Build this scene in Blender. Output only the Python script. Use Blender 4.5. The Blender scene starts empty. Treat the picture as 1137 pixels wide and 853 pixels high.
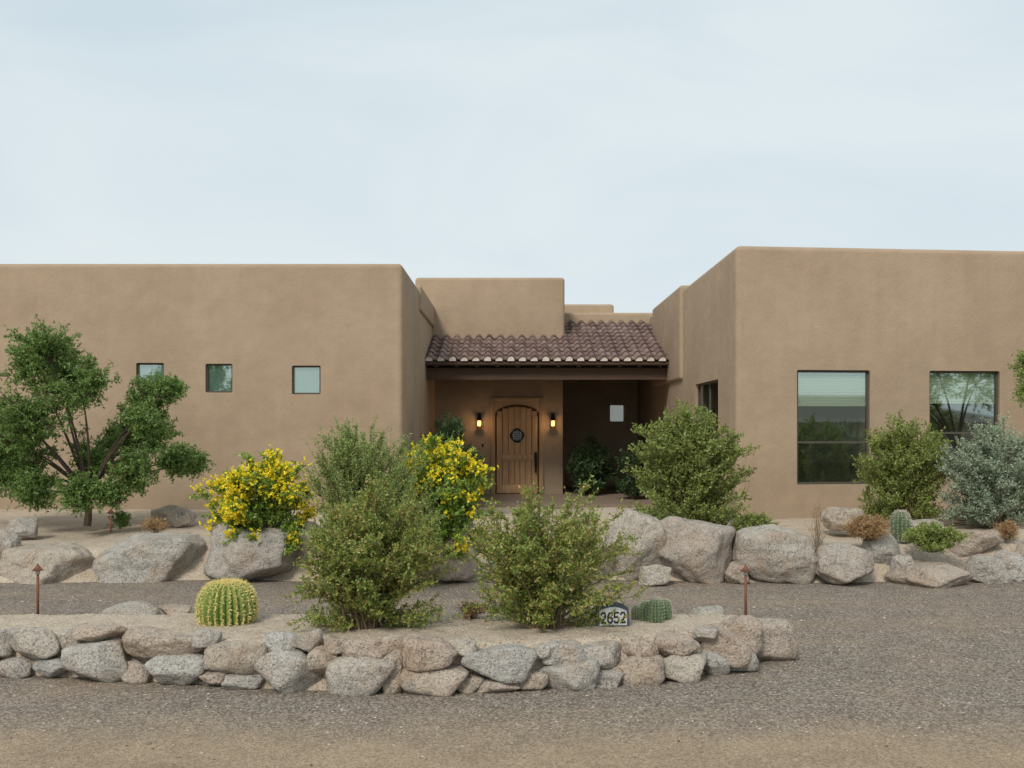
import bpy, bmesh, math, random
import numpy as np
from mathutils import Vector, noise, Matrix

random.seed(7)
sc = bpy.context.scene
try:
    sc.view_settings.view_transform='Standard'; sc.view_settings.look='None'; sc.view_settings.exposure=0
except Exception: pass
EYE=1.9; F=1105.0
def at(u,v,Y):
    """survey reading (bearing, elevation, distance in m) -> metres"""
    return ((u-568.5)*Y/F, Y, EYE-(v-476)*Y/F)

# ---------------------------------------------------------------- materials
class M:
    def __init__(s,name):
        s.m=bpy.data.materials.new(name); s.m.use_nodes=True
        s.nt=s.m.node_tree; s.b=s.nt.nodes['Principled BSDF']
        s.b.inputs['Roughness'].default_value=.85
        s.b.inputs['Specular IOR Level'].default_value=.25
    def n(s,t,**k):
        x=s.nt.nodes.new(t)
        for a,b in k.items():
            if a in x.inputs: x.inputs[a].default_value=b
            else: setattr(x,a,b)
        return x
    def l(s,a,b): s.nt.links.new(a,b)
    def pos(s): 
        return s.n('ShaderNodeNewGeometry').outputs['Position']
    def noise(s,scale,detail=4,rough=.55,vec=None,dist=0):
        x=s.n('ShaderNodeTexNoise'); x.inputs['Scale'].default_value=scale; x.inputs['Detail'].default_value=detail
        x.inputs['Roughness'].default_value=rough; x.inputs['Distortion'].default_value=dist
        s.l(vec or s.pos(),x.inputs['Vector']); return x.outputs['Fac']
    def vor(s,scale,out='Distance',vec=None):
        x=s.n('ShaderNodeTexVoronoi'); x.inputs['Scale'].default_value=scale
        s.l(vec or s.pos(),x.inputs['Vector']); return x.outputs[out]
    def ramp(s,fac,stops):
        x=s.n('ShaderNodeValToRGB'); e=x.color_ramp.elements
        while len(e)<len(stops): e.new(.5)
        for el,(p,c) in zip(e,stops):
            el.position=p; el.color=(*c,1) if hasattr(c,'__len__') else (c,c,c,1)
        s.l(fac,x.inputs['Fac']); return x.outputs['Color']
    def mix(s,a,b,fac,mode='MIX'):
        x=s.n('ShaderNodeMix'); x.data_type='RGBA'; x.blend_type=mode
        for k,v in ((0,fac),(6,a),(7,b)):
            if isinstance(v,bpy.types.NodeSocket): s.l(v,x.inputs[k])
            elif k==0: x.inputs[0].default_value=v
            else: x.inputs[k].default_value=(*v,1)
        return x.outputs[2]
    def math(s,op,a,b):
        x=s.n('ShaderNodeMath'); x.operation=op
        for k,v in ((0,a),(1,b)):
            if isinstance(v,bpy.types.NodeSocket): s.l(v,x.inputs[k])
            else: x.inputs[k].default_value=v
        return x.outputs[0]
    def col(s,c):
        if isinstance(c,bpy.types.NodeSocket): s.l(c,s.b.inputs['Base Color'])
        else: s.b.inputs['Base Color'].default_value=(*c,1)
    def bump(s,h,strength=.4,dist=.02,prev=None):
        x=s.n('ShaderNodeBump'); x.inputs['Strength'].default_value=strength; x.inputs['Distance'].default_value=dist
        s.l(h,x.inputs['Height'])
        if prev: s.l(prev,x.inputs['Normal'])
        s.l(x.outputs['Normal'],s.b.inputs['Normal']); return x.outputs['Normal']
    def island(s): return s.n('ShaderNodeNewGeometry').outputs['Random Per Island']
    def sep(s,axis):
        x=s.n('ShaderNodeSeparateXYZ'); s.l(s.pos(),x.inputs[0]); return x.outputs[axis]

def plain(name,c,rough=.7,metal=0,var=.25,scale=30):
    m=M(name); n=m.noise(scale,2)
    m.col(m.mix(tuple(x*(1-var) for x in c),tuple(min(1,x*(1+var)) for x in c),n))
    m.b.inputs['Roughness'].default_value=rough; m.b.inputs['Metallic'].default_value=metal
    return m.m

def mk_stucco():
    m=M('stucco')
    big=m.noise(.7,3,.6); med=m.noise(4,3,.6); fine=m.noise(60,2,.6)
    c=m.ramp(big,[(.3,(.365,.272,.190)),(.5,(.400,.303,.214)),(.72,(.432,.330,.236))])
    c=m.mix(c,m.ramp(med,[(.3,.84),(.7,1.0)]),.5,'MULTIPLY')
    mp=m.n('ShaderNodeMapping'); mp.inputs['Scale'].default_value=(3,3,.25); m.l(m.pos(),mp.inputs['Vector'])
    st=m.noise(1.6,3,.6,mp.outputs[0])
    c=m.mix(c,m.ramp(st,[(.35,.84),(.6,1.0)]),.25,'MULTIPLY')
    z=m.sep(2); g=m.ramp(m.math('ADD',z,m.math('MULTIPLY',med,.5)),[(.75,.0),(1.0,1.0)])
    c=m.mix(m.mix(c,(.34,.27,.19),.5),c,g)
    c=m.mix(c,m.ramp(fine,[(.3,.86),(.7,1.05)]),.6,'MULTIPLY')
    m.col(c)
    n=m.bump(med,.25,.06); m.bump(fine,.5,.010,n)
    m.b.inputs['Roughness'].default_value=.95; m.b.inputs['Specular IOR Level'].default_value=.1
    return m.m

def mk_ground():
    m=M('gravel_ground')
    peb=m.vor(70,'Color'); big=m.noise(.5,4,.6); med=m.noise(3,3,.6); fine=m.noise(120,2,.7)
    bw=m.n('ShaderNodeRGBToBW'); m.l(peb,bw.inputs[0])
    grav=m.ramp(bw.outputs[0],[(.15,(.112,.092,.075)),(.5,(.21,.178,.148)),(.85,(.38,.335,.29))])
    grav=m.mix(grav,m.ramp(med,[(.3,(.78,.75,.73)),(.7,(1.0,.98,.95))]),.85,'MULTIPLY')
    dirt=m.ramp(fine,[(.25,(.26,.185,.12)),(.75,(.48,.37,.25))])
    dirt=m.mix(dirt,m.ramp(m.noise(1.7,4,.7),[(.35,.72),(.65,1.0)]),.85,'MULTIPLY')
    dirt=m.mix(dirt,m.ramp(bw.outputs[0],[(.2,.70),(.5,1.0),(.9,1.25)]),.7,'MULTIPLY')
    y=m.sep(1)
    # compacted dirt of the street, wheel-track patches on the drive
    w=m.math('ADD',y,m.math('MULTIPLY',m.math('SUBTRACT',m.noise(.8,4,.65),.5),1.6))
    street=m.ramp(m.math('MULTIPLY',w,.1),[(.59,1.0),(.67,0.0)])
    mp=m.n('ShaderNodeMapping'); mp.inputs['Scale'].default_value=(.12,1.1,1); m.l(m.pos(),mp.inputs['Vector'])
    track=m.ramp(m.noise(1.3,3,.6,mp.outputs[0]),[(.52,0.0),(.66,.35)])
    patch=m.math('MAXIMUM',m.ramp(big,[(.5,0.0),(.72,.42)]),track)
    f=m.math('MAXIMUM',m.math('MULTIPLY',street,.85),patch)
    m.col(m.mix(grav,dirt,f))
    m.bump(m.math('ADD',m.math('MULTIPLY',m.vor(70),.7),m.math('MULTIPLY',fine,.4)),.7,.012)
    m.b.inputs['Roughness'].default_value=.95
    return m.m
def mk_sand():
    m=M('decomposed_granite')
    fine=m.noise(150,2,.75); med=m.noise(6,4,.65); bw=m.n('ShaderNodeRGBToBW'); m.l(m.vor(110,'Color'),bw.inputs[0])
    c=m.ramp(bw.outputs[0],[(.15,(.34,.27,.20)),(.5,(.50,.42,.33)),(.9,(.64,.56,.46))])
    c=m.mix(c,m.ramp(med,[(.3,(.74,.70,.66)),(.65,(1,1,1))]),.7,'MULTIPLY')
    m.col(c); n=m.bump(fine,.7,.01); m.bump(med,.5,.05,n); m.b.inputs['Roughness'].default_value=.97
    return m.m
def mk_granite(name,per='obj',tan=.5):
    m=M(name)
    r=m.n('ShaderNodeObjectInfo').outputs['Random'] if per=='obj' else m.island()
    base=m.ramp(r,[(0,(.54,.50,.44)),(.25,(.60,.59,.55)),(.5,(.58,.50,.41)),(.72,(.58,.47,.38)),(1,(.50,.49,.46))])
    big=m.noise(2.6,4,.65,dist=.6)
    base=m.mix(base,(.45,.325,.23),m.ramp(big,[(.49,0.0),(.70,min(1,tan*1.6))]))
    lich=m.noise(6,4,.75,dist=.3)
    base=m.mix(base,(.27,.26,.24),m.ramp(lich,[(.53,0.0),(.66,.6)]))
    sp=m.noise(70,2,.75); base=m.mix(base,m.ramp(sp,[(.33,.30),(.48,1.0),(.62,1.0),(.74,1.3)]),.85,'MULTIPLY')
    crack=m.n('ShaderNodeTexVoronoi'); crack.feature='DISTANCE_TO_EDGE'; crack.inputs['Scale'].default_value=2.3
    wv=m.n('ShaderNodeVectorMath'); wv.operation='ADD'; m.l(m.pos(),wv.inputs[0])
    nn=m.n('ShaderNodeTexNoise'); nn.inputs['Scale'].default_value=3; nn.inputs['Detail'].default_value=3; m.l(m.pos(),nn.inputs['Vector']); m.l(nn.outputs['Color'],wv.inputs[1])
    m.l(wv.outputs[0],crack.inputs['Vector'])
    cr=m.ramp(crack.outputs['Distance'],[(0,0.0),(.025,1.0)])
    base=m.mix(base,cr,.35,'MULTIPLY')
    m.col(base); n=m.bump(m.noise(8,6,.75),1.0,.09); m.bump(sp,.5,.006,n)
    m.b.inputs['Roughness'].default_value=.9
    return m.m
def mk_leaf(name,cols,trans=.35,gain=1.0):
    m=M(name)
    r=m.island(); n=m.noise(3.5,1,.6)
    f=m.math('ADD',m.math('MULTIPLY',r,.65),m.math('MULTIPLY',n,.4))
    k=len(cols); c=m.ramp(f,[(.1+.8*i/(k-1),tuple(min(.95,q*gain) for q in cc)) for i,cc in enumerate(cols)])
    d=m.n('ShaderNodeBsdfDiffuse'); m.l(c,d.inputs[0])
    t=m.n('ShaderNodeBsdfTranslucent'); m.l(c,t.inputs[0])
    mx=m.n('ShaderNodeMixShader'); mx.inputs[0].default_value=trans
    m.l(d.outputs[0],mx.inputs[1]); m.l(t.outputs[0],mx.inputs[2])
    g=m.n('ShaderNodeBsdfGlossy'); g.inputs['Roughness'].default_value=.5; g.inputs[0].default_value=(.8,.85,.8,1)
    m2=m.n('ShaderNodeMixShader'); m2.inputs[0].default_value=.04; m.l(mx.outputs[0],m2.inputs[1]); m.l(g.outputs[0],m2.inputs[2])
    m.l(m2.outputs[0],m.nt.nodes['Material Output'].inputs[0]); m.nt.nodes.remove(m.b); return m.m
def mk_wood(name,a,b,axis=0):
    m=M(name); mp=m.n('ShaderNodeMapping')
    mp.inputs['Scale'].default_value=(30,30,1.5) if axis==2 else (1.5,30,30)
    m.l(m.pos(),mp.inputs['Vector']); n=m.noise(1,4,.65,mp.outputs[0],dist=.5)
    m.col(m.mix(a,b,m.ramp(n,[(.3,0.0),(.7,1.0)]))); m.bump(n,.3,.004); m.b.inputs['Roughness'].default_value=.6
    return m.m
def mk_glass():
    m=M('window_glass'); nt=m.nt
    t=m.n('ShaderNodeBsdfTransparent'); t.inputs[0].default_value=(.88,.93,.89,1)
    g=m.n('ShaderNodeBsdfGlossy'); g.inputs['Roughness'].default_value=.03; g.inputs[0].default_value=(.74,.84,.84,1)
    mx=m.n('ShaderNodeMixShader'); mx.inputs[0].default_value=.30
    m.l(t.outputs[0],mx.inputs[1]); m.l(g.outputs[0],mx.inputs[2]); m.l(mx.outputs[0],nt.nodes['Material Output'].inputs[0])
    return m.m
def mk_tile():
    m=M('clay_roof_tile'); r=m.island(); n=m.noise(8,3,.6)
    c=m.ramp(m.math('ADD',m.math('MULTIPLY',r,.5),m.math('MULTIPLY',n,.5)),[(.1,(.125,.08,.07)),(.45,(.175,.115,.10)),(.7,(.22,.155,.135)),(.95,(.34,.26,.225))])
    m.col(c); m.b.inputs['Roughness'].default_value=.75; return m.m
def emis(name,c,s):
    m=M(name); m.b.inputs['Emission Color'].default_value=(*c,1); m.b.inputs['Emission Strength'].default_value=s; m.col(c); return m.m

STUCCO=mk_stucco(); GROUND=mk_ground(); SAND=mk_sand()
GRAN=mk_granite('granite_boulder','obj',.45); GRANW=mk_granite('granite_wall_stone','isl',.5)
GLASS=mk_glass(); TILE=mk_tile()
FRAME=plain('bronze_window_frame',(.09,.08,.065),.5)
DARKWOOD=mk_wood('dark_stained_wood',(.06,.035,.022),(.10,.06,.038),0)
DOORWOOD=mk_wood('oak_door_wood',(.38,.23,.12),(.56,.37,.22),2)
TRIMWOOD=mk_wood('door_trim_wood',(.31,.20,.12),(.46,.32,.20),2)
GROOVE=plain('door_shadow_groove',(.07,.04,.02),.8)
IRON=plain('black_iron',(.02,.018,.016),.5,.6)
BLIND=plain('blind_fabric',(.74,.76,.64),.8,var=.05)
BRBACK=plain('bright_backing',(.40,.49,.48),.9,var=.15,scale=6)  # pale teal of the sheet added to lift the dark left-wing panes
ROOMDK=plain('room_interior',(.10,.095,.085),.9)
MORTAR=plain('mortar',(.62,.56,.49),.9)
RUST=plain('rusted_metal',(.20,.085,.05),.7,.2)
BARK=plain('bark',(.10,.075,.055),.95,var=.5)
STEM=plain('shrub_stem',(.20,.145,.09),.9,var=.4)
LAMP=emis('lantern_glow',(1.0,.50,.15),1.6)
L_CRE=mk_leaf('leaf_creosote',[(.075,.12,.025),(.14,.20,.04),(.24,.285,.06),(.42,.28,.11)],.4,1.4)
L_DRK=mk_leaf('leaf_mesquite',[(.06,.12,.03),(.12,.20,.045),(.20,.28,.07)],.4,1.35)
L_OLV=mk_leaf('leaf_olive',[(.10,.135,.03),(.18,.225,.055),(.29,.32,.09)],.4,1.4)
L_LIM=mk_leaf('leaf_wispy',[(.11,.165,.045),(.20,.265,.075),(.31,.37,.12)],.4,1.4)
L_YEL=mk_leaf('leaf_bells',[(.08,.15,.025),(.16,.25,.035),(.27,.36,.07)],.4,1.4)
L_SIL=mk_leaf('leaf_silver_sage',[(.17,.23,.165),(.28,.345,.245),(.41,.47,.34)],.35,1.2)
L_DEEP=mk_leaf('leaf_deep',[(.02,.05,.015),(.045,.09,.028),(.08,.14,.045)])
L_DRY=mk_leaf('leaf_dry_grass',[(.22,.12,.05),(.38,.23,.11),(.52,.36,.19)],.15)
FLOWER=mk_leaf('yellow_flower',[(.84,.62,.01),(.93,.76,.02),(.95,.86,.08)],.3)

# ---------------------------------------------------------------- mesh helpers
def mesh_obj(name,V,faces,mats,midx=None,parent=None,smooth=False):
    """faces: list of (N,k) int arrays"""
    me=bpy.data.meshes.new(name); V=np.asarray(V,dtype=np.float32)
    me.vertices.add(len(V)); me.vertices.foreach_set('co',V.ravel())
    loops=np.concatenate([f.ravel() for f in faces]).astype(np.int32)
    cnt=np.concatenate([np.full(len(f),f.shape[1]) for f in faces])
    st=np.concatenate([[0],np.cumsum(cnt)[:-1]]).astype(np.int32)
    me.loops.add(len(loops)); me.loops.foreach_set('vertex_index',loops)
    me.polygons.add(len(cnt)); me.polygons.foreach_set('loop_start',st)
    for m in mats: me.materials.append(m)
    if midx is not None: me.polygons.foreach_set('material_index',np.asarray(midx,dtype=np.int32))
    me.polygons.foreach_set('use_smooth',np.full(len(cnt),smooth))
    me.update(calc_edges=True); me.validate()
    o=bpy.data.objects.new(name,me); sc.collection.objects.link(o)
    if parent: o.parent=parent
    return o
def empty(name,loc=(0,0,0)):
    e=bpy.data.objects.new(name,None); e.location=loc; e.empty_display_size=.3; sc.collection.objects.link(e); return e
def box(name,x0,x1,y0,y1,z0,z1,mat,parent=None,bev=0,segs=2,warp=None):
    bm=bmesh.new(); bmesh.ops.create_cube(bm,size=1)
    for v in bm.verts:
        v.co=Vector((x0+(v.co.x+.5)*(x1-x0),y0+(v.co.y+.5)*(y1-y0),z0+(v.co.z+.5)*(z1-z0)))
    if bev: bmesh.ops.bevel(bm,geom=bm.edges[:],offset=bev,segments=segs,profile=.5,affect='EDGES')
    if warp:
        for v in bm.verts: v.co=Vector(warp(*v.co))
    me=bpy.data.meshes.new(name); bm.to_mesh(me); bm.free(); me.materials.append(mat)
    if bev:
        me.polygons.foreach_set('use_smooth',[True]*len(me.polygons)); me.set_sharp_from_angle(angle=math.radians(35))
    o=bpy.data.objects.new(name,me); sc.collection.objects.link(o)
    if parent: o.parent=parent
    return o
def cut(o,cutters):
    for c in cutters:
        md=o.modifiers.new('b','BOOLEAN'); md.operation='DIFFERENCE'; md.object=c; md.solver='EXACT'
    dg=bpy.context.evaluated_depsgraph_get(); dg.update()
    me=bpy.data.meshes.new_from_object(o.evaluated_get(dg)); o.modifiers.clear()
    o.data=me; me.set_sharp_from_angle(angle=math.radians(35))
    for c in cutters: bpy.data.objects.remove(c,do_unlink=True)

class B:
    def __init__(s): s.V=[];s.Q=[];s.I=[];s.n=0
    def add(s,V,Q,mi):
        s.V.append(V); s.Q.append(Q+s.n); s.I.append(np.full(len(Q),mi)); s.n+=len(V)
    def leaves(s,C,D,L,W,mi,rng):
        n=len(C); R=rng.normal(size=(n,3)); S=np.cross(D,R); S/=np.linalg.norm(S,axis=1,keepdims=True)+1e-9
        L=np.broadcast_to(L,(n,))[:,None]; W=np.broadcast_to(W,(n,))[:,None]
        V=np.stack([C,C+D*L*.5+S*W/2,C+D*L,C+D*L*.5-S*W/2],1).reshape(-1,3)
        s.add(V,np.arange(4*n).reshape(n,4),mi)
    def tubes(s,P0,P1,r0,r1,mi,k=4):
        n=len(P0); D=P1-P0; D=D/(np.linalg.norm(D,axis=1,keepdims=True)+1e-9)
        A=np.cross(D,np.array([.3,.9,.2])); A/=np.linalg.norm(A,axis=1,keepdims=True)+1e-9; Bv=np.cross(D,A)
        r0=np.broadcast_to(r0,(n,))[:,None]; r1=np.broadcast_to(r1,(n,))[:,None]
        rings=[]
        for P,r in ((P0,r0),(P1,r1)):
            for j in range(k):
                a=2*math.pi*j/k; rings.append(P+(A*math.cos(a)+Bv*math.sin(a))*r)
        V=np.stack(rings,1).reshape(-1,3)
        q=np.array([[j,(j+1)%k,k+(j+1)%k,k+j] for j in range(k)])
        Q=(np.arange(n)[:,None,None]*2*k+q[None]).reshape(-1,4); s.add(V,Q,mi)
    def obj(s,name,mats,parent=None,loc=None):
        V=np.concatenate(s.V)
        if loc is not None: V=V-np.array(loc)
        o=mesh_obj(name,V,[np.concatenate(s.Q)],mats,np.concatenate(s.I),parent)
        if loc is not None: o.location=loc
        return o
def norm(a): return a/(np.linalg.norm(a,axis=1,keepdims=True)+1e-9)

def sprays(b,P0,P2,rng,r,twigs,tl,lpt,L,W,up=.3,lmi=1,t0=.3,ctrl=.55,nseg=5,openness=.8):
    """bezier stems with side twigs and leaves"""
    n=len(P0)
    C=P0+(P2-P0)*np.array([ctrl*.55,ctrl*.55,ctrl+.15]); C=C+rng.normal(size=(n,3))*.05*np.linalg.norm(P2-P0,axis=1,keepdims=True)
    bez=lambda t:(1-t)**2*P0+2*t*(1-t)*C+t*t*P2
    pts=[bez(i/nseg) for i in range(nseg+1)]
    for i in range(nseg): b.tubes(pts[i],pts[i+1],r*(1-.8*i/nseg),r*(1-.8*(i+1)/nseg),0,4)
    T=rng.uniform(t0,1,(n,twigs,1))
    p0=P0[:,None];c=C[:,None];p2=P2[:,None]
    A=((1-T)**2*p0+2*T*(1-T)*c+T*T*p2).reshape(-1,3)
    tg=norm((2*(1-T)*(c-p0)+2*T*(p2-c)).reshape(-1,3))
    D=norm(tg*.8+norm(rng.normal(size=A.shape))*openness+np.array([0,0,up]))
    l=tl*rng.uniform(.4,1.15,(len(A),1))*(1.15-.45*T.reshape(-1,1))
    E=A+D*l; b.tubes(A,E,r*.22,r*.1,0,3)
    m=len(A); s=rng.uniform(.1,1.05,(m,lpt,1))
    LC=(A[:,None]+(E-A)[:,None]*s).reshape(-1,3)
    LD=norm(np.repeat(D,lpt,0)*.5+norm(rng.normal(size=LC.shape)))
    b.leaves(LC,LD,L*rng.uniform(.6,1.25,len(LC)),W*rng.uniform(.7,1.2,len(LC)),lmi,rng)
    return E

def shrub(name,loc,rx,ry,h,ns,tw,lpt,L,W,leaf,seed,tl=.2,up=.3,flowers=0,r=.008,low=.35,open_=.8,fsize=.035,var=.25,drop=0,hip=.88):
    rng=np.random.default_rng(seed); b=B(); loc=np.array(loc)
    az=rng.uniform(0,2*math.pi,ns); s=np.sqrt(rng.uniform(0,1,ns))
    lob=1+.13*np.sin(az*3+seed)+.10*np.sin(az*5+seed*2)
    k=rng.uniform(1-var,1.05,ns)*lob
    z=h*np.sqrt(np.clip(1-(hip*s)**2,0,1))*rng.uniform(1-var,1.04,ns)
    lowm=rng.uniform(0,1,ns)<low; z=np.where(lowm,h*rng.uniform(.06,.65,ns)-drop*rng.uniform(0,1,ns),z); s=np.where(lowm,rng.uniform(.72,1,ns),s)
    P2=np.stack([rx*s*k*np.cos(az),ry*s*k*np.sin(az),z],1)
    P0=np.stack([rng.normal(size=ns)*rx*.08,rng.normal(size=ns)*ry*.08,np.full(ns,-.03)],1)
    E=sprays(b,P0,P2,rng,r,tw,tl,lpt,L,W,up,openness=open_)
    mats=[STEM,leaf]
    if flowers:
        mats.append(FLOWER)
        out=E[(np.linalg.norm(E/np.array([rx,ry,h]),axis=1)>.78)&(E[:,2]>h*.12)]
        cen=out[rng.integers(0,len(out),flowers)]
        C=(cen[:,None]+rng.normal(size=(flowers,9,3))*fsize*1.25).reshape(-1,3)
        for q in range(5):
            D=norm(rng.normal(size=C.shape)+np.array([0,-.3,.3])); b.leaves(C,D,fsize*rng.uniform(.7,1.1,len(C)),fsize*.8,2,rng)
    o=b.obj(name,mats); o.location=loc; return o

# rocks
def ico(sub):
    bm=bmesh.new(); bmesh.ops.create_icosphere(bm,subdivisions=sub,radius=1)
    V=np.array([v.co[:] for v in bm.verts]); Fc=np.array([[v.index for v in f.verts] for f in bm.faces]); bm.free(); return V,Fc
ICO4=ico(5); ICO3=ico(4)
def rock(size,seed,base,amp=.06,rough=2.4,facets=13,p=30):
    rng=np.random.default_rng(seed); V,Fc=base
    Nn=norm(rng.normal(size=(facets,3))*np.array([1,1,.9])); d=rng.uniform(.50,.9,facets)
    t1=rng.uniform(-.25,.25); t2=rng.uniform(-.35,.35)
    Nn=np.vstack([Nn,norm(np.array([[t1,-.15,1],[0,0,-1],[t2,-1,.25],[1,0,.1],[-1,0,.1]]))]); d=np.concatenate([d,[.66,.7,.68,.85,.85]])
    dots=np.clip(V@Nn.T,1e-3,None); rr=d/dots
    rr=np.concatenate([rr,np.ones((len(V),1))*1.05],1)
    R=(np.sum(rr**-p,axis=1))**(-1/p)
    off=Vector(rng.uniform(-50,50,3))
    nz=np.array([noise.fractal(Vector(v)*rough+off,1.0,2.1,5) for v in V])
    cz=np.array([noise.noise(Vector(v)*1.6+off*1.3) for v in V]); step=np.round(cz*3)/3
    R=R*(1+amp*nz+.05*step)
    P=V*R[:,None]; mn=P.min(0); mx=P.max(0); P=(P-(mn+mx)/2)/((mx-mn)/2); return P*np.array(size)/2,Fc

def boulder(u,v,w,h,Y,seed,depth=None,name='boulder',sink=.12):
    x,y,z=at(u,v,Y); s=Y/F; W=w*s; H=h*s*.93
    D=depth or W*.75
    P,Fc=rock((W,D,H*(1+sink)),seed,ICO4)
    a=random.Random(seed).uniform(-.10,.10); ca,sa=math.cos(a),math.sin(a)
    P[:,[0,2]]=np.stack([P[:,0]*ca-P[:,2]*sa,P[:,0]*sa+P[:,2]*ca],1)
    o=mesh_obj(name,P,[Fc],[GRAN],smooth=True); o.location=(x,y+D*.3,z-.04-H*sink/2); return o

# ---------------------------------------------------------------- ground
S=500
g=mesh_obj('ground',[(-S,-S,0),(S,-S,0),(S,S,0),(-S,S,0)],[np.array([[0,1,2,3]])],[GROUND])

fx=np.array([-9,-6,-5,-3.91,-3.12,-1.6,-.76,.2,1.26,1.69,2.1,2.3]); fy=np.array([8.6,8.1,7.8,7.6,7.47,7.14,7.09,7.19,7.47,7.72,8.1,8.6])
sm=lambda t:np.clip(t,0,1)**2*(3-2*np.clip(t,0,1))
def heightfield(name,x0,x1,y0,y1,step,func,mat,amp,sc_=1.5,seed=0):
    xs=np.arange(x0,x1+step/2,step); ys=np.arange(y0,y1+step/2,step); X,Y=np.meshgrid(xs,ys); Z=func(X,Y)
    nz=np.array([noise.fractal(Vector((a*sc_,b*sc_,seed)),1.0,2.0,4) for a,b in zip(X.ravel(),Y.ravel())]).reshape(X.shape)
    Z=Z+nz*amp
    V=np.stack([X.ravel(),Y.ravel(),Z.ravel()],1); nx=len(xs); ny=len(ys)
    i=(np.arange(ny-1)[:,None]*nx+np.arange(nx-1)[None]).ravel()
    Q=np.stack([i,i+1,i+nx+1,i+nx],1); 
    keep=(V[Q][:,:,2].max(1)>-.04); return mesh_obj(name,V,[Q[keep]],[mat],smooth=True)
def island_h(X,Y):
    f=np.interp(X,fx,fy)
    front=sm((Y-f-.07)/.13); back=sm((9.6-Y)/1.2); right=sm((2.2-X)/.3)
    return -.06+.38*front*back*right
heightfield('island_planting_bed',-9,2.5,6.9,9.9,.05,island_h,SAND,.012,3)
def pad_h(X,Y):
    e=12.25+.12*np.sin(X*1.3)
    h=.46*sm((Y-e)/.55)+.10*sm((Y-13)/3)+.16*sm((X-4.5)/2.5)*sm((Y-12.6)/.7)*sm((15.6-Y)/1.5)
    path=sm((X+1.0)/.5)*sm((1.5-X)/.5)*sm((20-Y)/3)
    court=sm((X+1.9)/.2)*sm((3.6-X)/.2)*sm((Y-17.5)/2)
    h=h*(1-path)+path*(.3*sm((Y-12)/8)+.02)
    h=h*(1-court)+court*.29
    return h-.06
heightfield('house_pad_ground',-18,18,11.9,31,.11,pad_h,SAND,.03,1.6,5)

# gravel scatter (one mesh of small stones)
def pebbles(name,n,region,smin,smax,mat,seed,zf,pw=2.5):
    rng=np.random.default_rng(seed); x0,x1,y0,y1=region
    X=rng.uniform(x0,x1,n); Y=y0+(y1-y0)*rng.uniform(0,1,n)**1.5; Z=zf(X,Y); k=Z>-1; X,Y,Z=X[k],Y[k],Z[k]; n=len(X)
    o=np.array([[1,0,0],[-1,0,0],[0,1,0],[0,-1,0],[0,0,1],[0,0,-1]],float)
    f=np.array([[0,2,4],[2,1,4],[1,3,4],[3,0,4],[2,0,5],[1,2,5],[3,1,5],[0,3,5]])
    a=rng.uniform(0,6.28,n); s=smin+(smax-smin)*rng.uniform(0,1,(n,1,1))**pw
    V=o[None]*rng.uniform(.6,1.2,(n,6,1))*np.array([1,.8,.55])*s
    ca,sa=np.cos(a)[:,None],np.sin(a)[:,None]
    V=np.stack([V[...,0]*ca-V[...,1]*sa,V[...,0]*sa+V[...,1]*ca,V[...,2]],-1)+np.stack([X,Y,Z],1)[:,None]
    return mesh_obj(name,V.reshape(-1,3),[(np.arange(n)[:,None,None]*6+f[None]).reshape(-1,3)],[mat],smooth=False)
mp=M('pebble'); mp.col(mp.ramp(mp.island(),[(0,(.10,.08,.064)),(.4,(.21,.172,.14)),(.75,(.33,.28,.235)),(1,(.50,.45,.39))])); PEB=mp.m
def gz(X,Y):
    ih=island_h(X,Y); out=np.zeros_like(X); out[ih>-.03]=-5
    rr=np.random.default_rng(3).uniform(0,1,len(X)); out[(Y<6.2)&(rr>.35)]=-5; return out
pebbles('gravel',52000,(-6.5,8,3.6,12.2),.004,.014,PEB,1,gz)
pebbles('loose_stones',260,(-6.5,8,4.2,12.2),.014,.035,PEB,9,lambda X,Y:np.where(island_h(X,Y)>-.03,-5,.004),3)
ms=M('sand_pebble'); ms.col(ms.ramp(ms.island(),[(0,(.24,.18,.13)),(.5,(.44,.36,.28)),(1,(.64,.57,.5))]))
def iz(X,Y):
    z=island_h(X,Y); return np.where(z>.1,z,-5)
pebbles('bed_gravel',9000,(-5,2.4,7.1,9.6),.004,.013,ms.m,2,iz)

# ---------------------------------------------------------------- island stone wall
top=[(-40,714,50,30),(-5,716,30,28),(35,716,62,34),(76,713,34,28),(108,704,60,18),(178,715,98,30),(228,710,30,18),(262,732,78,36),(310,718,36,26),(340,715,34,26),(372,718,26,16),(402,724,48,26),(434,718,36,20),(474,726,70,36),(516,720,26,18),(555,737,84,38),(602,724,20,14),(626,727,50,26),(668,730,48,28),(710,720,44,22),(752,717,50,24),(786,706,30,16),(806,718,54,42)]
bot=[(-30,742,60,30),(10,743,44,20),(52,743,44,20),(107,735,74,46),(150,748,34,22),(195,744,68,34),(236,752,34,14),(270,758,48,16),(320,748,74,46),(356,737,36,32),(400,752,76,42),(433,747,26,48),(480,757,78,32),(520,762,34,20),(548,764,60,18),(592,759,34,24),(628,752,74,36),(668,759,50,26),(706,747,64,36),(756,742,62,30),(795,738,34,28),(822,734,42,24)]
VV=[];FF=[];nn=0
yy=lambda u:float(np.interp((u-568.5)*7.3/F,fx,fy))
for row,lst in enumerate((bot,top)):
    for i,(u,v,w,h) in enumerate(lst):
        Y=yy(u)+.02+row*.05; x,_,z=at(u,v,Y); s=Y/F
        P,Fc=rock((w*s*1.04,max(.16,w*s*.6),h*s*1.08),100+row*50+i,ICO3,.06,2.5,11)
        P+=np.array([x,Y+.06,z]); VV.append(P);FF.append(Fc+nn);nn+=len(P)
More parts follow.
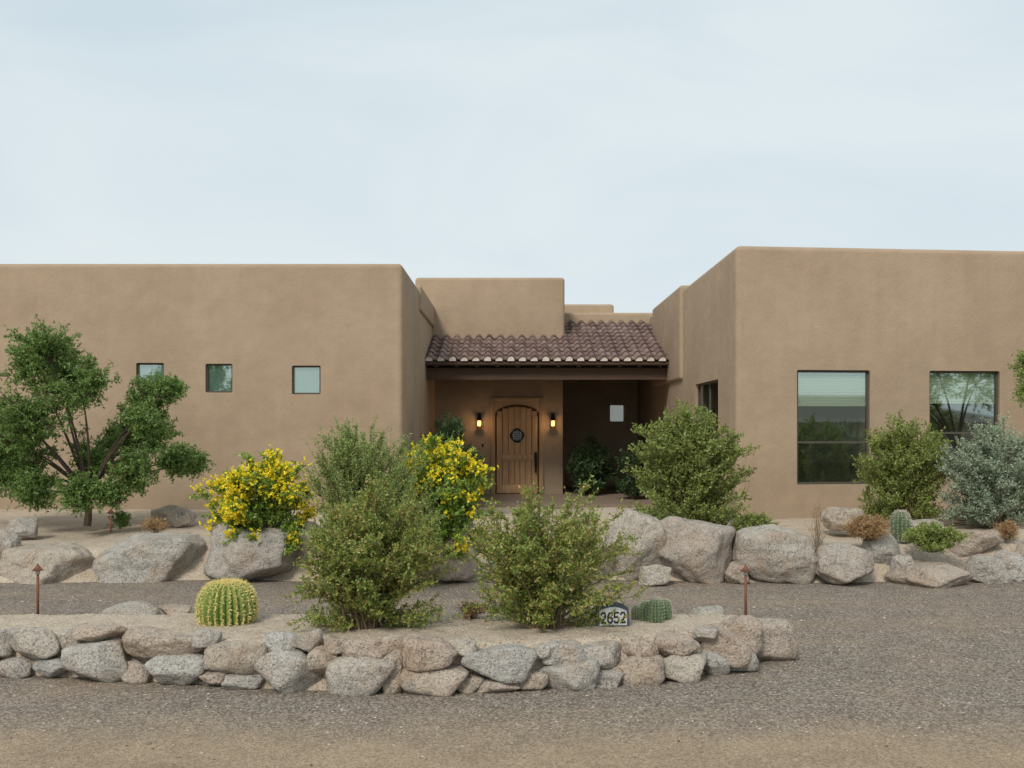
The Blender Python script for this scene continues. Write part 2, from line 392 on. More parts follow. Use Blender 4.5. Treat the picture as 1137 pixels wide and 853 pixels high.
for i,(x,y,z,w,h) in enumerate([(2.10,8.25,.15,.48,.38),(2.12,8.7,.09,.38,.26),(1.88,9.0,.08,.30,.20),(1.84,8.05,.23,.36,.30),(1.72,8.75,.28,.3,.10),(-3.35,8.75,.30,.5,.14),(-3.0,8.9,.27,.3,.10),(-2.5,9.15,.2,.4,.12)]):
    P,Fc=rock((w,w*.8,h),300+i,ICO3,.06,2.5,9); P+=np.array([x,y,z]); VV.append(P);FF.append(Fc+nn);nn+=len(P)
mesh_obj('island_stone_wall',np.concatenate(VV),[np.concatenate(FF)],[GRANW],smooth=True)

# ---------------------------------------------------------------- boulders of the retaining edge
BL=[(48,626,116,50,12.3),(162,618,114,56,12.4),(276,609,112,66,12.3),(22,582,36,22,13.3),(190,570,48,24,14.6),(215,604,24,36,12.9),(6,602,26,36,12.6),
    (334,602,50,56,12.6),(498,600,62,78,12.2),(450,606,70,54,12.8),(380,608,80,56,12.6),
    (708,601,76,78,12.4),(774,607,100,70,12.2),(864,610,92,62,12.2),(943,622,66,46,12.0),(986,608,54,38,12.5),(1040,636,90,26,11.95),(1080,601,66,32,12.7),(1098,630,50,34,12.2),(1128,627,38,38,12.4),(1028,585,48,22,13.3),(940,573,46,26,13.6),(1080,566,36,20,14.0),(1118,607,30,18,12.9),(906,612,28,40,12.4),(728,634,38,22,12.0),(818,632,26,24,12.15),(1165,612,60,48,12.4),(-30,622,70,56,12.4),(1005,622,26,20,12.3),(738,580,40,30,13.2),(820,585,40,26,13.0)]
for i,(u,v,w,h,Y) in enumerate(BL): boulder(u,v,w,h,Y,500+i,name='boulder')

# ---------------------------------------------------------------- house
H=empty('stucco_house',(0,20,0))
def hb(*a,**k):
    o=box(*a,**k); o.parent=H; o.matrix_parent_inverse=Matrix.Translation((0,-20,0)); return o
def reparent(o): o.parent=H; o.matrix_parent_inverse=Matrix.Translation((0,-20,0)); return o
TOP=4.76
def window(x0,x1,z0,z1,y,warp=None,blind=0,mull=False,side=False,dep=.11,bright_back=False,t=.035):
    def bx(nm,a0,a1,d0,d1,c0,c1,mat):
        if side: return hb(nm,y+d0,y+d1,a0,a1,c0,c1,mat)
        return hb(nm,a0,a1,y+d0,y+d1,c0,c1,mat,warp=warp)
    bx('window_frame_bottom',x0,x1,dep,dep+.06,z0,z0+t,FRAME); bx('window_frame_top',x0,x1,dep,dep+.06,z1-t,z1,FRAME)
    bx('window_frame_l',x0,x0+t,dep,dep+.06,z0+t,z1-t,FRAME); bx('window_frame_r',x1-t,x1,dep,dep+.06,z0+t,z1-t,FRAME)
    if mull: bx('window_rail',x0+t,x1-t,dep+.002,dep+.05,z0+(z1-z0)*.36,z0+(z1-z0)*.36+.03,FRAME)
    bx('window_glass',x0+t,x1-t,dep+.02,dep+.028,z0+t,z1-t,GLASS)
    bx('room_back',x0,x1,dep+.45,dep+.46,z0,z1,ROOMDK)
    if bright_back: bx('bright_backing',x0+t,x1-t,dep+.04,dep+.045,z0+t,z1-t,BRBACK)  # panel added behind the glass so the small windows look brighter
    if blind:
        n=int(blind/.045); 
        for i in range(n): bx('blind_slat',x0+t,x1-t,dep+.045+.004*(i%2),dep+.055+.004*(i%2),z1-t-.045*(i+1)+.003,z1-t-.045*i,BLIND)
        bx('blind_rail',x0+t,x1-t,dep+.04,dep+.065,z1-t-.045*n-.035,z1-t-.045*n,BLIND)
def cutter(x0,x1,y0,y1,z0,z1,warp=None): return box('c',x0,x1,y0,y1,z0,z1,STUCCO,bev=.025,segs=2,warp=warp)

# left wing
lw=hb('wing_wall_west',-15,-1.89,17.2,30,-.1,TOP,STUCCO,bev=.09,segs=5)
def wx(u,Y=17.2): return (u-568.5)*Y/F
LWIN=[(57,88,402,433),(151,182,403,434),(228,258,404,436),(324,356,406,438)]
cs=[];wins=[]
for a,b_,c,d in LWIN:
    x0,x1=wx(a),wx(b_); z1=EYE-(c-476)*17.2/F; z0=EYE-(d-476)*17.2/F
    wins.append((x0,x1,z0,z1)); cs.append(cutter(x0,x1,16.9,17.85,z0,z1))
cut(lw,cs)
for w in wins: window(*w,17.2,dep=.05,bright_back=True,t=.03)
# right wing (front is a little splayed)
def wr(x,y,z): return (x,y+.1*(x-3.5)*max(0,min(1,(20-y)/4)),z)
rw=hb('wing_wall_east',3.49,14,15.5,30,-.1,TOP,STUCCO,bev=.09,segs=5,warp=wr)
c1=cutter(4.467,5.653,15.2,16.1,1.02,2.82,wr); c2=cutter(6.634,7.807,15.2,16.1,1.25,2.82,wr)
c3=cutter(3.2,4.1,16.85,18.95,1.25,2.74)
cut(rw,[c1,c2,c3])
window(4.467,5.653,1.02,2.82,15.5,wr,blind=.50,mull=True,dep=.06); window(6.634,7.807,1.25,2.82,15.5,wr,blind=.47,mull=True,dep=.06)
window(16.85,18.95,1.25,2.74,3.49,side=True,mull=False,dep=.05)
hb('side_window_mullion',3.545,3.60,17.85,17.9,1.29,2.70,FRAME)
# stepped parapets
hb('parapet_step_east',3.42,4.6,20.3,24.3,2.9,TOP+.07,STUCCO,bev=.07,segs=4)
hb('parapet_step_west',-3.2,-1.84,20.2,24.0,4.3,TOP+.05,STUCCO,bev=.05,segs=4)
# entry masses
hb('entry_tower',-2.3,1.25,23.6,27,3.30,5.49,STUCCO,bev=.08,segs=4)
hb('entry_wall',-2.1,1.25,24.4,27.4,0,3.34,STUCCO,bev=.02)
hb('rear_parapet',1.0,3.6,25.2,29.5,3.30,4.84,STUCCO,bev=.07,segs=4)
hb('rear_mass',1.0,2.85,27.8,31,3.2,5.38,STUCCO,bev=.08,segs=4)
bk=hb('recess_back_wall',1.1,3.6,27.6,28.2,0,3.4,STUCCO)
c=cutter(2.72,3.12,27.3,28.5,2.1,2.55); cut(bk,[c])
hb('porch_floor',-1.95,3.55,21.0,27.7,.22,.30,plain('flagstone',(.22,.17,.13),.8))
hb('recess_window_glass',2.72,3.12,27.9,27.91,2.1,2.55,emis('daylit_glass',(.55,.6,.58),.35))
# porch ceiling, beams
hb('porch_ceiling',-1.95,3.55,22.2,27.6,3.24,3.30,DARKWOOD)
hb('porch_beam',-1.95,3.55,21.95,22.2,2.98,3.24,DARKWOOD)
hb('eave_fascia',-1.95,3.50,21.72,21.76,3.28,3.385,DARKWOOD)
for i in range(12):
    x=-1.7+i*.445; hb('rafter_tail',x,x+.09,21.78,25,3.245,3.36,DARKWOOD,warp=lambda x,y,z:(x,y,z+(y-21.78)*.33))
# tile roof
def tiles():
    V=[];Q=[];I=[];n=0; x0,x1=-1.88,3.45; cols=21; w=(x1-x0)/cols; y0,z0=21.65,3.40; ang=math.atan(.331); rows=10; Ls=.375
    ca,sa=math.cos(ang),math.sin(ang); rng=random.Random(4); seg=12
    for r_ in range(rows):
        for c_ in range(cols):
            ox=x0+c_*w+rng.uniform(-.004,.004); jit=rng.uniform(-.006,.006); js=rng.uniform(-.012,.012)
            P=[]
            for k in range(seg+1):
                t=k/seg; hgt=.075*(math.sin(math.pi*min(1,t/.62))**.8) if t<.62 else -.018*math.sin(math.pi*(t-.62)/.38)
                P.append((ox+t*w*1.02,hgt))
            base=n
            for (s_,lift) in ((r_*Ls+js,.034+jit),(r_*Ls+Ls*1.12+js,.0)):
                for (px,h) in P: V.append((px,y0+s_*ca-(h+lift)*sa,z0+s_*sa+(h+lift)*ca))
            for (px,h) in P:
                s_=r_*Ls+js; hh=h+.034+jit-.022; V.append((px,y0+s_*ca-hh*sa,z0+s_*sa+hh*ca))
            m=seg+1
            for k in range(seg):
                Q.append((base+k,base+k+1,base+m+k+1,base+m+k)); I.append(0)
                Q.append((base+2*m+k,base+2*m+k+1,base+k+1,base+k)); I.append(0)
            n+=3*m
    for c_ in range(cols):
        ox=x0+c_*w; base=n
        for k in range(9):
            t=k/8*.6; h=.07*(math.sin(math.pi*min(1,t/.62))**.8)+.010
            V.append((ox+t*w,y0+.005,z0+h)); V.append((ox+t*w,y0+.005,z0-.03))
        for k in range(8): Q.append((base+2*k,base+2*k+1,base+2*k+3,base+2*k+2)); I.append(1)
        n+=18
    o=mesh_obj('clay_tile_roof',V,[np.array(Q)],[TILE,MORTAR],I,smooth=False); return reparent(o)
tiles()
hb('roof_deck',-1.87,3.44,21.7,25.25,3.33,3.39,DARKWOOD,warp=lambda x,y,z:(x,y,z+(y-21.7)*.331-.03))
# door
yd=24.4
hb('door_surround_l',-.52,-.41,yd-.07,yd,.3,2.66,TRIMWOOD,bev=.008); hb('door_surround_r',.66,.77,yd-.07,yd,.3,2.66,TRIMWOOD,bev=.008)
hb('door_surround_top',-.41,.66,yd-.07,yd,2.58,2.66,TRIMWOOD,bev=.008)
def extr(name,loop,y0,y1,mat):
    bm=bmesh.new(); vs=[bm.verts.new((a,y0,b)) for a,b in loop]; f=bm.faces.new(vs)
    r=bmesh.ops.extrude_face_region(bm,geom=[f])
    for v in [e for e in r['geom'] if isinstance(e,bmesh.types.BMVert)]: v.co.y=y1
    bmesh.ops.recalc_face_normals(bm,faces=bm.faces[:])
    me=bpy.data.meshes.new(name); bm.to_mesh(me); bm.free(); me.materials.append(mat)
    o=bpy.data.objects.new(name,me); sc.collection.objects.link(o); return reparent(o)
def arch_panel(name,x0,x1,z0,zs,rise,y0,y1,mat,inv_to=None,n=20):
    pts=[]
    for i in range(n+1):
        t=i/n; pts.append((x0+(x1-x0)*t, zs+rise*(1-(2*t-1)**2)**.6))
    loop=[(x0,z0)]+pts+[(x1,z0)] if inv_to is None else [(x0,inv_to)]+pts+[(x1,inv_to)]
    return extr(name,loop,y0,y1,mat)
arch_panel('door_spandrel',-.41,.66,.3,2.28,.22,yd-.062,yd,TRIMWOOD,inv_to=2.58)
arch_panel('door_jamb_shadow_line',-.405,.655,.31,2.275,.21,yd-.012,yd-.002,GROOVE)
nP=7; xs=np.linspace(-.375,.625,nP+1)
for i in range(nP):
    a,b_=xs[i]+.004,xs[i+1]-.004
    t=((a+b_)/2-.125)/.5; zt=2.24+.19*max(0,1-t*t)**.6
    hb('door_plank',a,b_,yd-.030,yd-.013,.32,zt,DOORWOOD,bev=.005)
hb('door_stile_l',-.375,-.25,yd-.05,yd-.031,.32,2.20,DOORWOOD,bev=.005); hb('door_stile_r',.50,.625,yd-.05,yd-.031,.32,2.20,DOORWOOD,bev=.005)
hb('door_rail_mid',-.25,.50,yd-.05,yd-.031,1.12,1.26,DOORWOOD,bev=.005); hb('door_rail_low',-.25,.50,yd-.05,yd-.031,.32,.52,DOORWOOD,bev=.005)
# speakeasy grille: lobed round iron plate with bars
gx,gzc=.125,1.73
disc=lambda R,k=0:[(gx+(R+k*abs(math.cos(2*a)))*math.cos(a),gzc+(R+k*abs(math.cos(2*a)))*math.sin(a)) for a in [2*math.pi*i/32 for i in range(32)]]
extr('speakeasy_back',disc(.155,.025),yd-.040,yd-.031,IRON)
extr('speakeasy_pane',disc(.125),yd-.0435,yd-.041,plain('speakeasy_glass',(.50,.54,.50),.2))
for i in range(5):
    o_=(i-2)*.052; L_=math.sqrt(.15**2-o_**2)
    hb('grille_bar_v',gx+o_-.006,gx+o_+.006,yd-.068,yd-.057,gzc-L_,gzc+L_,IRON)
    hb('grille_bar_h',gx-L_,gx+L_,yd-.056,yd-.045,gzc+o_-.006,gzc+o_+.006,IRON)
hb('door_handle',.56,.60,yd-.12,yd-.09,.82,1.28,IRON,bev=.01); hb('door_handle_plate',.545,.615,yd-.062,yd-.052,.95,1.32,IRON)
for z in (.95,1.22): hb('door_handle_mount',.57,.59,yd-.09,yd-.062,z,z+.03,IRON)
hb('doorbell',-.74,-.70,yd-.02,yd,1.45,1.53,IRON)
# lanterns
def lantern(x):
    y=yd-.12; z=2.02
    hb('lantern_bracket',x-.02,x+.02,yd-.1,yd,z+.16,z+.19,IRON); hb('lantern_backplate',x-.045,x+.045,yd-.015,yd,z-.05,z+.26,IRON)
    hb('lantern_glow',x-.04,x+.04,y-.04,y+.04,z-.06,z+.07,LAMP,bev=.01)
    for a in (-1,1):
        for b_ in (-1,1): hb('lantern_bar',x+a*.05-.006,x+a*.05+.006,y+b_*.05-.006,y+b_*.05+.006,z-.10,z+.11,IRON)
    hb('lantern_base',x-.058,x+.058,y-.058,y+.058,z-.125,z-.10,IRON)
    hb('lantern_cap',x-.07,x+.07,y-.07,y+.07,z+.11,z+.16,IRON,warp=lambda X,Y,Z:(x+(X-x)*(1 if Z<z+.12 else .3),y+(Y-y)*(1 if Z<z+.12 else .3),Z))
    l=bpy.data.lights.new('lantern_light','POINT'); l.energy=4; l.color=(1,.6,.28); l.shadow_soft_size=.05
    o=bpy.data.objects.new('lantern_light',l); o.location=(x,y-.14,z); sc.collection.objects.link(o); reparent(o)
lantern(-.80); lantern(1.0)

# ---------------------------------------------------------------- neighbour house across the street (seen in window reflections)
NH=empty('neighbor_house',(22,-25,0))
ROOF2=plain('grey_brown_shingle',(.19,.165,.14),.9); WALL2=plain('beige_stucco',(.40,.33,.26),.95)
def nb(*a,**k):
    o=box(*a,**k); o.parent=NH; o.matrix_parent_inverse=Matrix.Translation((-22,25,0)); return o
nb('walls',13,36,-32,-21,0,2.3,WALL2)
nb('garage_door',17,21.5,-21,-20.95,0,2.1,plain('garage_white',(.5,.48,.44),.7))
nb('roof_fascia',12.35,36.75,-32.65,-20.3,2.26,2.4,plain('white_fascia',(.6,.58,.54),.7))
def roofw(x,y,z):
    if z>3: return (21.5 if x<20 else 31.,-26.5+(y+26.5)*.02,z)
    return (x,y,z)
nb('roof',12.3,36.7,-32.6,-20.4,2.402,3.95,ROOF2,warp=roofw)

# ---------------------------------------------------------------- mesquite tree
def tree():
    rng=np.random.default_rng(11); b=B(); Y=14.2; base=np.array(at(97,584,Y))
    cl=[(75,386,28),(66,422,38),(26,400,34),(-15,420,45),(110,430,32),(150,440,26),(182,466,18),(55,468,44),(120,482,40),(194,512,18),(158,520,26),(15,490,44),(92,515,34),(50,542,26),(112,545,20),(-30,480,50),(-40,520,40),(10,530,28),(206,516,11),(188,432,10),(148,482,24),(140,545,12)]
    fork=base+np.array([.03,0,.42])
    b.tubes(np.array([base,base+[.02,0,.22]]),np.array([base+[.02,0,.22],fork]),np.array([.055,.046]),np.array([.046,.04]),0,8)
    P0=[];P2=[];R=[]
    for (u,v,r_) in cl:
        dy=rng.uniform(-.9,.9); c=np.array(at(u,v,Y)); c[1]+=dy; P0.append(fork); P2.append(c); R.append(r_*Y/F)
    P0=np.array(P0);P2=np.array(P2);R=np.array(R)
    C=P0+(P2-P0)*np.array([.35,.35,.6])+rng.normal(size=P0.shape)*.1
    N=7; bez=lambda t:(1-t)**2*P0+2*t*(1-t)*C+t*t*P2
    for i in range(N): b.tubes(bez(i/N),bez((i+1)/N),.026*(1-.75*i/N),.026*(1-.75*(i+1)/N),0,5)
    s0=[];s2=[]
    for c,r_,p in zip(P2,R,C):
        k=int(18+58*r_); d=norm(rng.normal(size=(k,3)))*np.array([1.05,1.1,.85]); 
        e=c+d*r_*rng.uniform(.5,1.2,(k,1)); s0.append(np.repeat((c*.75+p*.25)[None],k,0)); s2.append(e)
    s0=np.concatenate(s0); s2=np.concatenate(s2)
    sprays(b,s0,s2,rng,.009,10,.22,13,.050,.022,.15,nseg=3,t0=.3,ctrl=.5)
    o=b.obj('mesquite_tree',[BARK,L_DRK],loc=tuple(base)); return o
tree()
def tree2():
    rng=np.random.default_rng(5); b=B(); base=np.array([8.3,14.3,.5]); fork=base+[0,0,1.0]
    b.tubes(np.array([base]),np.array([fork]),.06,.045,0,8)
    cl=[(8.0,14.2,2.9,.5),(8.5,14.6,3.3,.6),(7.75,14.1,2.35,.35),(8.9,14.0,2.7,.6),(8.3,13.8,2.0,.4),(7.45,14.3,2.75,.25),(7.4,14.2,2.4,.25)]
    P2=np.array([c[:3] for c in cl]); P0=np.repeat(fork[None],len(cl),0); C=P0+(P2-P0)*np.array([.3,.3,.6])
    bez=lambda t:(1-t)**2*P0+2*t*(1-t)*C+t*t*P2
    for i in range(5): b.tubes(bez(i/5),bez((i+1)/5),.03*(1-.15*i),.03*(.85-.15*i),0,5)
    s0=[];s2=[]
    for c in cl:
        k=30; e=np.array(c[:3])+norm(rng.normal(size=(k,3)))*c[3]*rng.uniform(.5,1,(k,1)); s0.append(np.repeat(np.array(c[:3])[None],k,0)); s2.append(e)
    sprays(b,np.concatenate(s0),np.concatenate(s2),rng,.008,9,.2,14,.042,.018,.1,nseg=3)
    b.obj('palo_verde_tree',[BARK,L_LIM],loc=tuple(base))
tree2()

# ---------------------------------------------------------------- shrubs
def base_at(u,Y,z): return ((u-568.5)*Y/F,Y,z)
shrub('creosote_bush',base_at(410,7.95,.31),.70,.6,1.15,150,22,15,.031,.016,L_CRE,21,tl=.17,low=.5,hip=.76,var=.32)
shrub('creosote_bush',base_at(606,7.95,.31),.76,.6,1.20,130,21,14,.032,.016,L_CRE,22,tl=.19,low=.48,var=.4,hip=.78)
shrub('yellow_bells_shrub',base_at(292,12.6,.42),.68,.5,1.16,95,18,13,.06,.026,L_YEL,31,tl=.2,flowers=230,fsize=.036,low=.5,drop=.25,hip=.78)
shrub('yellow_bells_shrub',base_at(490,12.3,.25),.70,.5,1.60,95,18,13,.06,.026,L_YEL,32,tl=.2,flowers=150,fsize=.036,low=.5,drop=.1,hip=.8)
shrub('texas_ranger_shrub',base_at(400,11.9,.3),.72,.5,1.60,160,24,15,.036,.014,L_LIM,33,tl=.26,up=.9,low=.3,open_=.5,hip=.68)
shrub('texas_ranger_shrub',base_at(440,11.6,.2),.58,.45,1.3,80,20,14,.034,.013,L_LIM,34,tl=.22,up=.7,low=.3,open_=.5)
shrub('jojoba_shrub',base_at(766,13.4,.5),.88,.7,1.72,180,26,16,.042,.023,L_OLV,41,tl=.24,up=.5,low=.45,hip=.76)
shrub('jojoba_shrub',base_at(1006,14.2,.55),.70,.6,1.48,140,25,15,.042,.022,L_OLV,42,tl=.24,up=.5,low=.4,hip=.76)
shrub('silver_sage_shrub',base_at(1106,13.5,.55),.70,.6,1.38,160,24,15,.042,.018,L_SIL,43,tl=.26,up=.8,low=.4,open_=.6,hip=.8)
shrub('pygmy_palm',base_at(500,18.5,.32),.62,.5,1.8,90,16,10,.14,.020,L_DEEP,44,tl=.2,low=.3)
shrub('potted_agave',base_at(655,24.0,.3),.6,.5,1.35,40,14,10,.18,.03,L_DEEP,45,tl=.2)
shrub('courtyard_shrub',base_at(705,22.6,.3),.5,.5,1.3,50,16,12,.06,.03,L_DEEP,46,tl=.2)
shrub('dry_grass_tuft',base_at(963,12.5,.52),.30,.25,.26,90,9,9,.06,.007,L_DRY,51,tl=.1,r=.003)
shrub('groundcover_shrub',base_at(1035,12.3,.40),.42,.3,.30,80,12,12,.034,.016,L_OLV,52,tl=.12,r=.004)
shrub('groundcover_shrub',base_at(836,13.0,.52),.34,.25,.24,70,10,12,.034,.016,L_OLV,53,tl=.1,r=.004)
shrub('dry_grass_tuft',base_at(1118,12.8,.5),.15,.14,.2,40,8,8,.05,.006,L_DRY,54,tl=.08,r=.003)
shrub('dry_grass_tuft',base_at(908,12.2,.42),.16,.14,.62,14,6,4,.03,.008,L_DRY,55,tl=.12,r=.004)
shrub('dry_grass_tuft',base_at(524,8.3,.32),.16,.12,.13,30,6,8,.03,.008,L_DRY,56,tl=.06,r=.003)
shrub('groundcover_shrub',base_at(640,12.5,.1),.5,.4,.6,60,14,12,.038,.018,L_OLV,57,tl=.16,r=.005)
shrub('dry_grass_tuft',base_at(172,13.6,.5),.2,.2,.18,40,6,8,.05,.006,L_DRY,58,tl=.08,r=.003)
shrub('groundcover_shrub',base_at(133,14.0,.52),.16,.16,.22,30,8,10,.03,.012,L_DRK,59,tl=.08,r=.003)

# ---------------------------------------------------------------- cacti
def mk_cact(name,c1,c2):
    m=M(name); r=m.noise(25,3); m.col(m.mix(c1,c2,r)); m.b.inputs['Roughness'].default_value=.55; return m.m
CAC=mk_cact('cactus_skin',(.12,.19,.04),(.19,.27,.06)); CACD=mk_cact('cactus_skin_dark',(.07,.11,.055),(.11,.16,.08))
SPINE=plain('golden_spine',(.78,.64,.26),.6); SPINEW=plain('pale_spine',(.5,.47,.38),.6)
def cactus(name,parts,ribs,skin,spine,sl,seed,ns=16,amp=.09,spw=.0022):
    rng=np.random.default_rng(seed); b=B()
    for (x,y,z,R,h) in parts:
        na=ribs*8; nv=22; V=[]
        A=np.linspace(0,2*math.pi,na,endpoint=False); rib=1-amp+amp*2*np.abs(np.cos(A*ribs/2))**.9-.0
        for i in range(nv+1):
            t=i/nv; rr=R*max(0,math.sin(math.pi*(.14+.86*t)))**.6; zz=h*(1-math.cos(math.pi*t))/2
            if t>.9: zz-= (t-.9)*h*.25
            r2=rr*rib; V.append(np.stack([x+r2*np.cos(A),y+r2*np.sin(A),np.full(na,z+zz)],1))
        V=np.concatenate(V); i=np.arange(nv)[:,None]*na+np.arange(na)[None]; j=np.arange(nv)[:,None]*na+(np.arange(na)[None]+1)%na
        b.add(V,np.stack([i,j,j+na,i+na],-1).reshape(-1,4),0)
        C=[];Dd=[]
        for q in range(ribs):
            a=2*math.pi*q/ribs
            for k in range(ns):
                t=(k+.5)/ns; rr=R*max(0,math.sin(math.pi*(.14+.86*t)))**.6*(1+amp); zz=h*(1-math.cos(math.pi*t))/2-(max(0,t-.9))*h*.25
                nrm=np.array([math.cos(a)*math.sin(math.pi*t),math.sin(a)*math.sin(math.pi*t),-math.cos(math.pi*t)])
                for s_ in range(7): C.append((x+rr*math.cos(a),y+rr*math.sin(a),z+zz)); Dd.append(nrm*.7+rng.normal(size=3)*.75)
        C=np.array(C);Dd=norm(np.array(Dd)); b.tubes(C,C+Dd*sl*rng.uniform(.6,1.1,(len(C),1)),spw,spw*.3,1,3)
    loc=(parts[0][0],parts[0][1],parts[0][2]); o=b.obj(name,[skin,spine],loc=loc); 
    return o
x,y,z=at(252,688,8.15); cactus('golden_barrel_cactus',[(x,8.15,.29,.222,.36)],26,CAC,SPINE,.03,1,ns=22,amp=.07,spw=.0026)
y=8.2; s=lambda u:(u-568.5)*y/F
cactus('hedgehog_cactus',[(s(718),8.2,.30,.06,.18),(s(727),8.13,.30,.065,.21),(s(738),8.23,.30,.06,.19),(s(709),8.27,.30,.05,.13),(s(731),8.33,.30,.055,.19)],14,CACD,SPINEW,.014,2,ns=12,spw=.001)
cactus('columnar_cactus',[((1000-568.5)*12.9/F,12.9,.45,.12,.38),((1010-568.5)*12.9/F,13.0,.45,.08,.25)],14,CACD,SPINEW,.035,3,ns=16,spw=.0025)

# ---------------------------------------------------------------- path lights
LENS=plain('frosted_lens',(.5,.47,.4),.4)
def path_light(loc,h,name='path_light'):
    E=empty(name,loc)
    def lathe(nm,prof,mat,n=20):
        V=[];m=len(prof)
        for j in range(n):
            a=2*math.pi*j/n
            for r_,z_ in prof: V.append((r_*math.cos(a),r_*math.sin(a),z_))
        Q=[]
        for j in range(n):
            for k in range(m-1): Q.append((j*m+k,((j+1)%n)*m+k,((j+1)%n)*m+k+1,j*m+k+1))
        mesh_obj(nm,V,[np.array(Q)],[mat],parent=E,smooth=True)
    lathe('post',[(.0001,0),(.013,0),(.013,h-.07),(.0001,h-.07)],RUST)
    lathe('lens',[(.0001,h-.072),(.022,h-.072),(.022,h-.03),(.0001,h-.03)],LENS)
    lathe('hat',[(.052,h-.035),(.054,h-.038),(.012,h+.012),(.006,h+.03),(.0001,h+.033)],RUST)
path_light(((828-568.5)*9.6/F,9.6,0),.56)
path_light(((42-568.5)*9.8/F,9.8,0),.54)
path_light(((123-568.5)*13.6/F,13.6,.48),.3)

# ---------------------------------------------------------------- house number marker
def marker():
    E=empty('house_number_sign',((681-568.5)*7.95/F,7.95,.315)); E.rotation_euler=(math.radians(-8),0,math.radians(6))
    def slab(nm,w,h,rise,y0,y1,z0,mat):
        bm=bmesh.new(); pts=[(-w/2,z0)]+[(-w/2+w*i/14,z0+h+rise*(1-(2*i/14-1)**2)) for i in range(15)]+[(w/2,z0)]
        f=bm.faces.new([bm.verts.new((a,y0,b_)) for a,b_ in pts]); r=bmesh.ops.extrude_face_region(bm,geom=[f])
        for v in [e for e in r['geom'] if isinstance(e,bmesh.types.BMVert)]: v.co.y=y1
        bmesh.ops.recalc_face_normals(bm,faces=bm.faces[:]); me=bpy.data.meshes.new(nm); bm.to_mesh(me); bm.free(); me.materials.append(mat)
        o=bpy.data.objects.new(nm,me); sc.collection.objects.link(o); o.parent=E
    slab('backing',.262,.165,.055,0,.05,-.02,plain('slate',(.09,.10,.12),.8))
    slab('face_plate',.222,.112,.032,-.006,0,.013,plain('white_plate',(.60,.61,.62),.6,var=.06))
    def stroke(pts,ox,w=.012):
        for (ax,az),(bx_,bz) in zip(pts[:-1],pts[1:]):
            A=Vector((ax,0,az));Bq=Vector((bx_,0,bz)); d=(Bq-A); d.normalize(); nrm=Vector((-d.z,0,d.x))*w/2
            A=A-d*w*.4; Bq=Bq+d*w*.4; q=[A-nrm,Bq-nrm,Bq+nrm,A+nrm]; base=len(VVd)
            for yv in (-.0095,-.0065):
                for p_ in q: VVd.append((p_.x+ox,yv,p_.z))
            for f in ((0,1,2,3),(7,6,5,4),(0,4,5,1),(1,5,6,2),(2,6,7,3),(3,7,4,0)): QQd.append(tuple(base+k for k in f))
    VVd=[];QQd=[]; w_,h_,z_=.034,.078,.034
    two=[(0,z_+h_*.82),(w_*.25,z_+h_),(w_*.8,z_+h_),(w_,z_+h_*.78),(w_*.9,z_+h_*.55),(0,z_),(w_,z_)]
    six=[(w_*.95,z_+h_),(w_*.35,z_+h_*.95),(0,z_+h_*.6),(0,z_+h_*.2),(w_*.25,z_),(w_*.8,z_),(w_,z_+h_*.2),(w_,z_+h_*.42),(w_*.75,z_+h_*.56),(w_*.2,z_+h_*.52)]
    five=[(w_,z_+h_),(0.1*w_,z_+h_),(0,z_+h_*.55),(w_*.7,z_+h_*.60),(w_,z_+h_*.42),(w_,z_+h_*.18),(w_*.7,z_),(w_*.2,z_),(0,z_+h_*.14)]
    for k,g_ in enumerate((two,six,five,two)): stroke(g_,-.096+k*.0525)
    VVd=[(a,b_-(.0004*(i//8%2)),c) for i,(a,b_,c) in enumerate(VVd)]
    mesh_obj('digits',VVd,[np.array(QQd)],[IRON],parent=E)
marker()

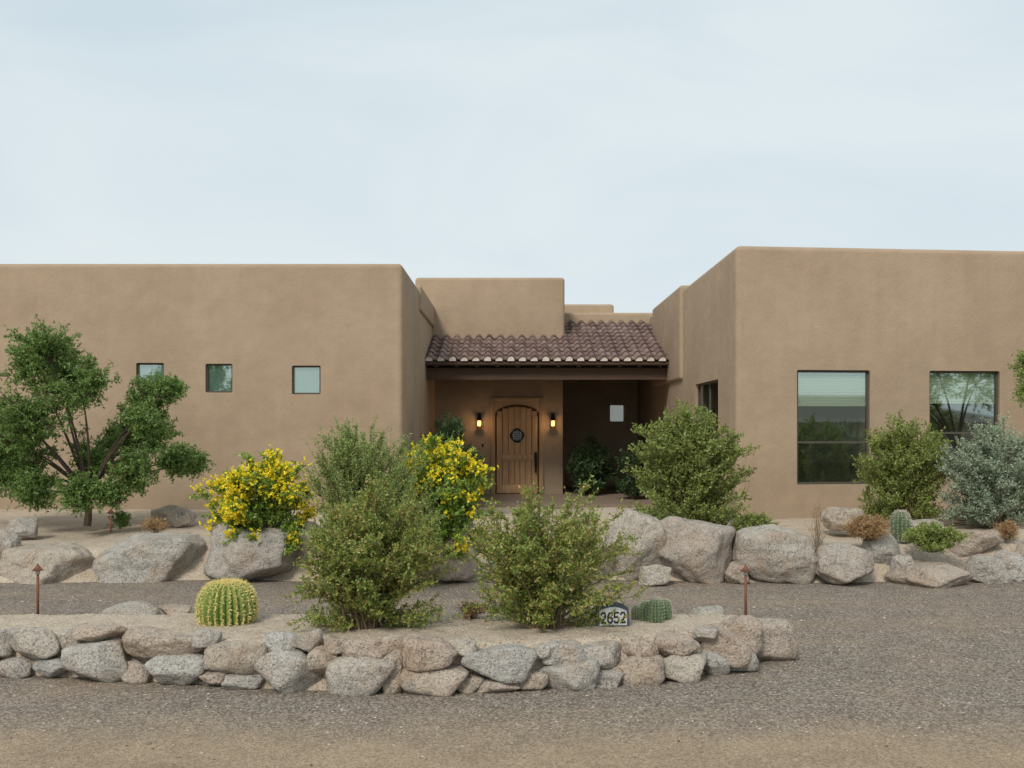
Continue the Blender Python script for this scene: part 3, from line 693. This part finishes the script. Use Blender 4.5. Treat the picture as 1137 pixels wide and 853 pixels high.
# ---------------------------------------------------------------- light
el=math.radians(42); azs=math.radians(204)   # sun behind and left of the camera, veiled by haze
w=bpy.data.worlds.new('World'); sc.world=w; w.use_nodes=True; nt=w.node_tree; N=nt.nodes; Lk=nt.links
bg=N['Background']; sky=N.new('ShaderNodeTexSky'); sky.sky_type='NISHITA'; sky.sun_disc=False; sky.sun_elevation=el; sky.sun_rotation=azs
sky.air_density=1.0; sky.dust_density=2.0
tc=N.new('ShaderNodeTexCoord'); mpn=N.new('ShaderNodeMapping'); mpn.inputs['Scale'].default_value=(1.0,1.0,3.0); mpn.inputs['Location'].default_value=(.3,.1,.4)
nz=N.new('ShaderNodeTexNoise'); nz.inputs['Scale'].default_value=2.2; nz.inputs['Detail'].default_value=5; nz.inputs['Roughness'].default_value=.5; nz.inputs['Distortion'].default_value=.6
Lk.new(tc.outputs['Generated'],mpn.inputs[0]); Lk.new(mpn.outputs[0],nz.inputs['Vector'])
rp=N.new('ShaderNodeValToRGB'); rp.color_ramp.elements[0].position=.38; rp.color_ramp.elements[1].position=.62
rp.color_ramp.elements[0].color=(6.6,7.75,8.35,1); rp.color_ramp.elements[1].color=(7.9,8.75,9.0,1)
Lk.new(nz.outputs['Fac'],rp.inputs[0])
sx=N.new('ShaderNodeSeparateXYZ'); Lk.new(tc.outputs['Generated'],sx.inputs[0])
hz=N.new('ShaderNodeMapRange'); hz.inputs['From Min'].default_value=.08; hz.inputs['From Max'].default_value=.36; hz.inputs['To Min'].default_value=.6; hz.inputs['To Max'].default_value=0
Lk.new(sx.outputs[2],hz.inputs['Value'])
hm=N.new('ShaderNodeMix'); hm.data_type='RGBA'; Lk.new(hz.outputs[0],hm.inputs[0]); Lk.new(rp.outputs[0],hm.inputs[6]); hm.inputs[7].default_value=(8.2,8.8,8.9,1)
mx=N.new('ShaderNodeMix'); mx.data_type='RGBA'; mx.inputs[0].default_value=.9
Lk.new(sky.outputs[0],mx.inputs[6]); Lk.new(hm.outputs[2],mx.inputs[7]); Lk.new(mx.outputs[2],bg.inputs['Color']); bg.inputs['Strength'].default_value=.10
sl=bpy.data.lights.new('sun','SUN'); sl.energy=2.4; sl.angle=math.radians(14); sl.color=(1,.93,.82)
so=bpy.data.objects.new('sun',sl); sc.collection.objects.link(so)
dirv=Vector((math.sin(azs)*math.cos(el),math.cos(azs)*math.cos(el),math.sin(el)))
so.rotation_euler=dirv.to_track_quat('Z','Y').to_euler(); so.location=(0,-10,30)

# ---------------------------------------------------------------- camera
cd=bpy.data.cameras.new('camera'); cam=bpy.data.objects.new('camera',cd); sc.collection.objects.link(cam)
cam.location=(0,0,EYE); cam.rotation_euler=(math.pi/2,0,0); cd.sensor_width=36; cd.lens=F/1137*36; cd.shift_y=.0435
cd.clip_end=2000; cd.clip_start=.05; sc.camera=cam
print('polys',sum(len(o.data.polygons) for o in sc.objects if o.type=='MESH'))
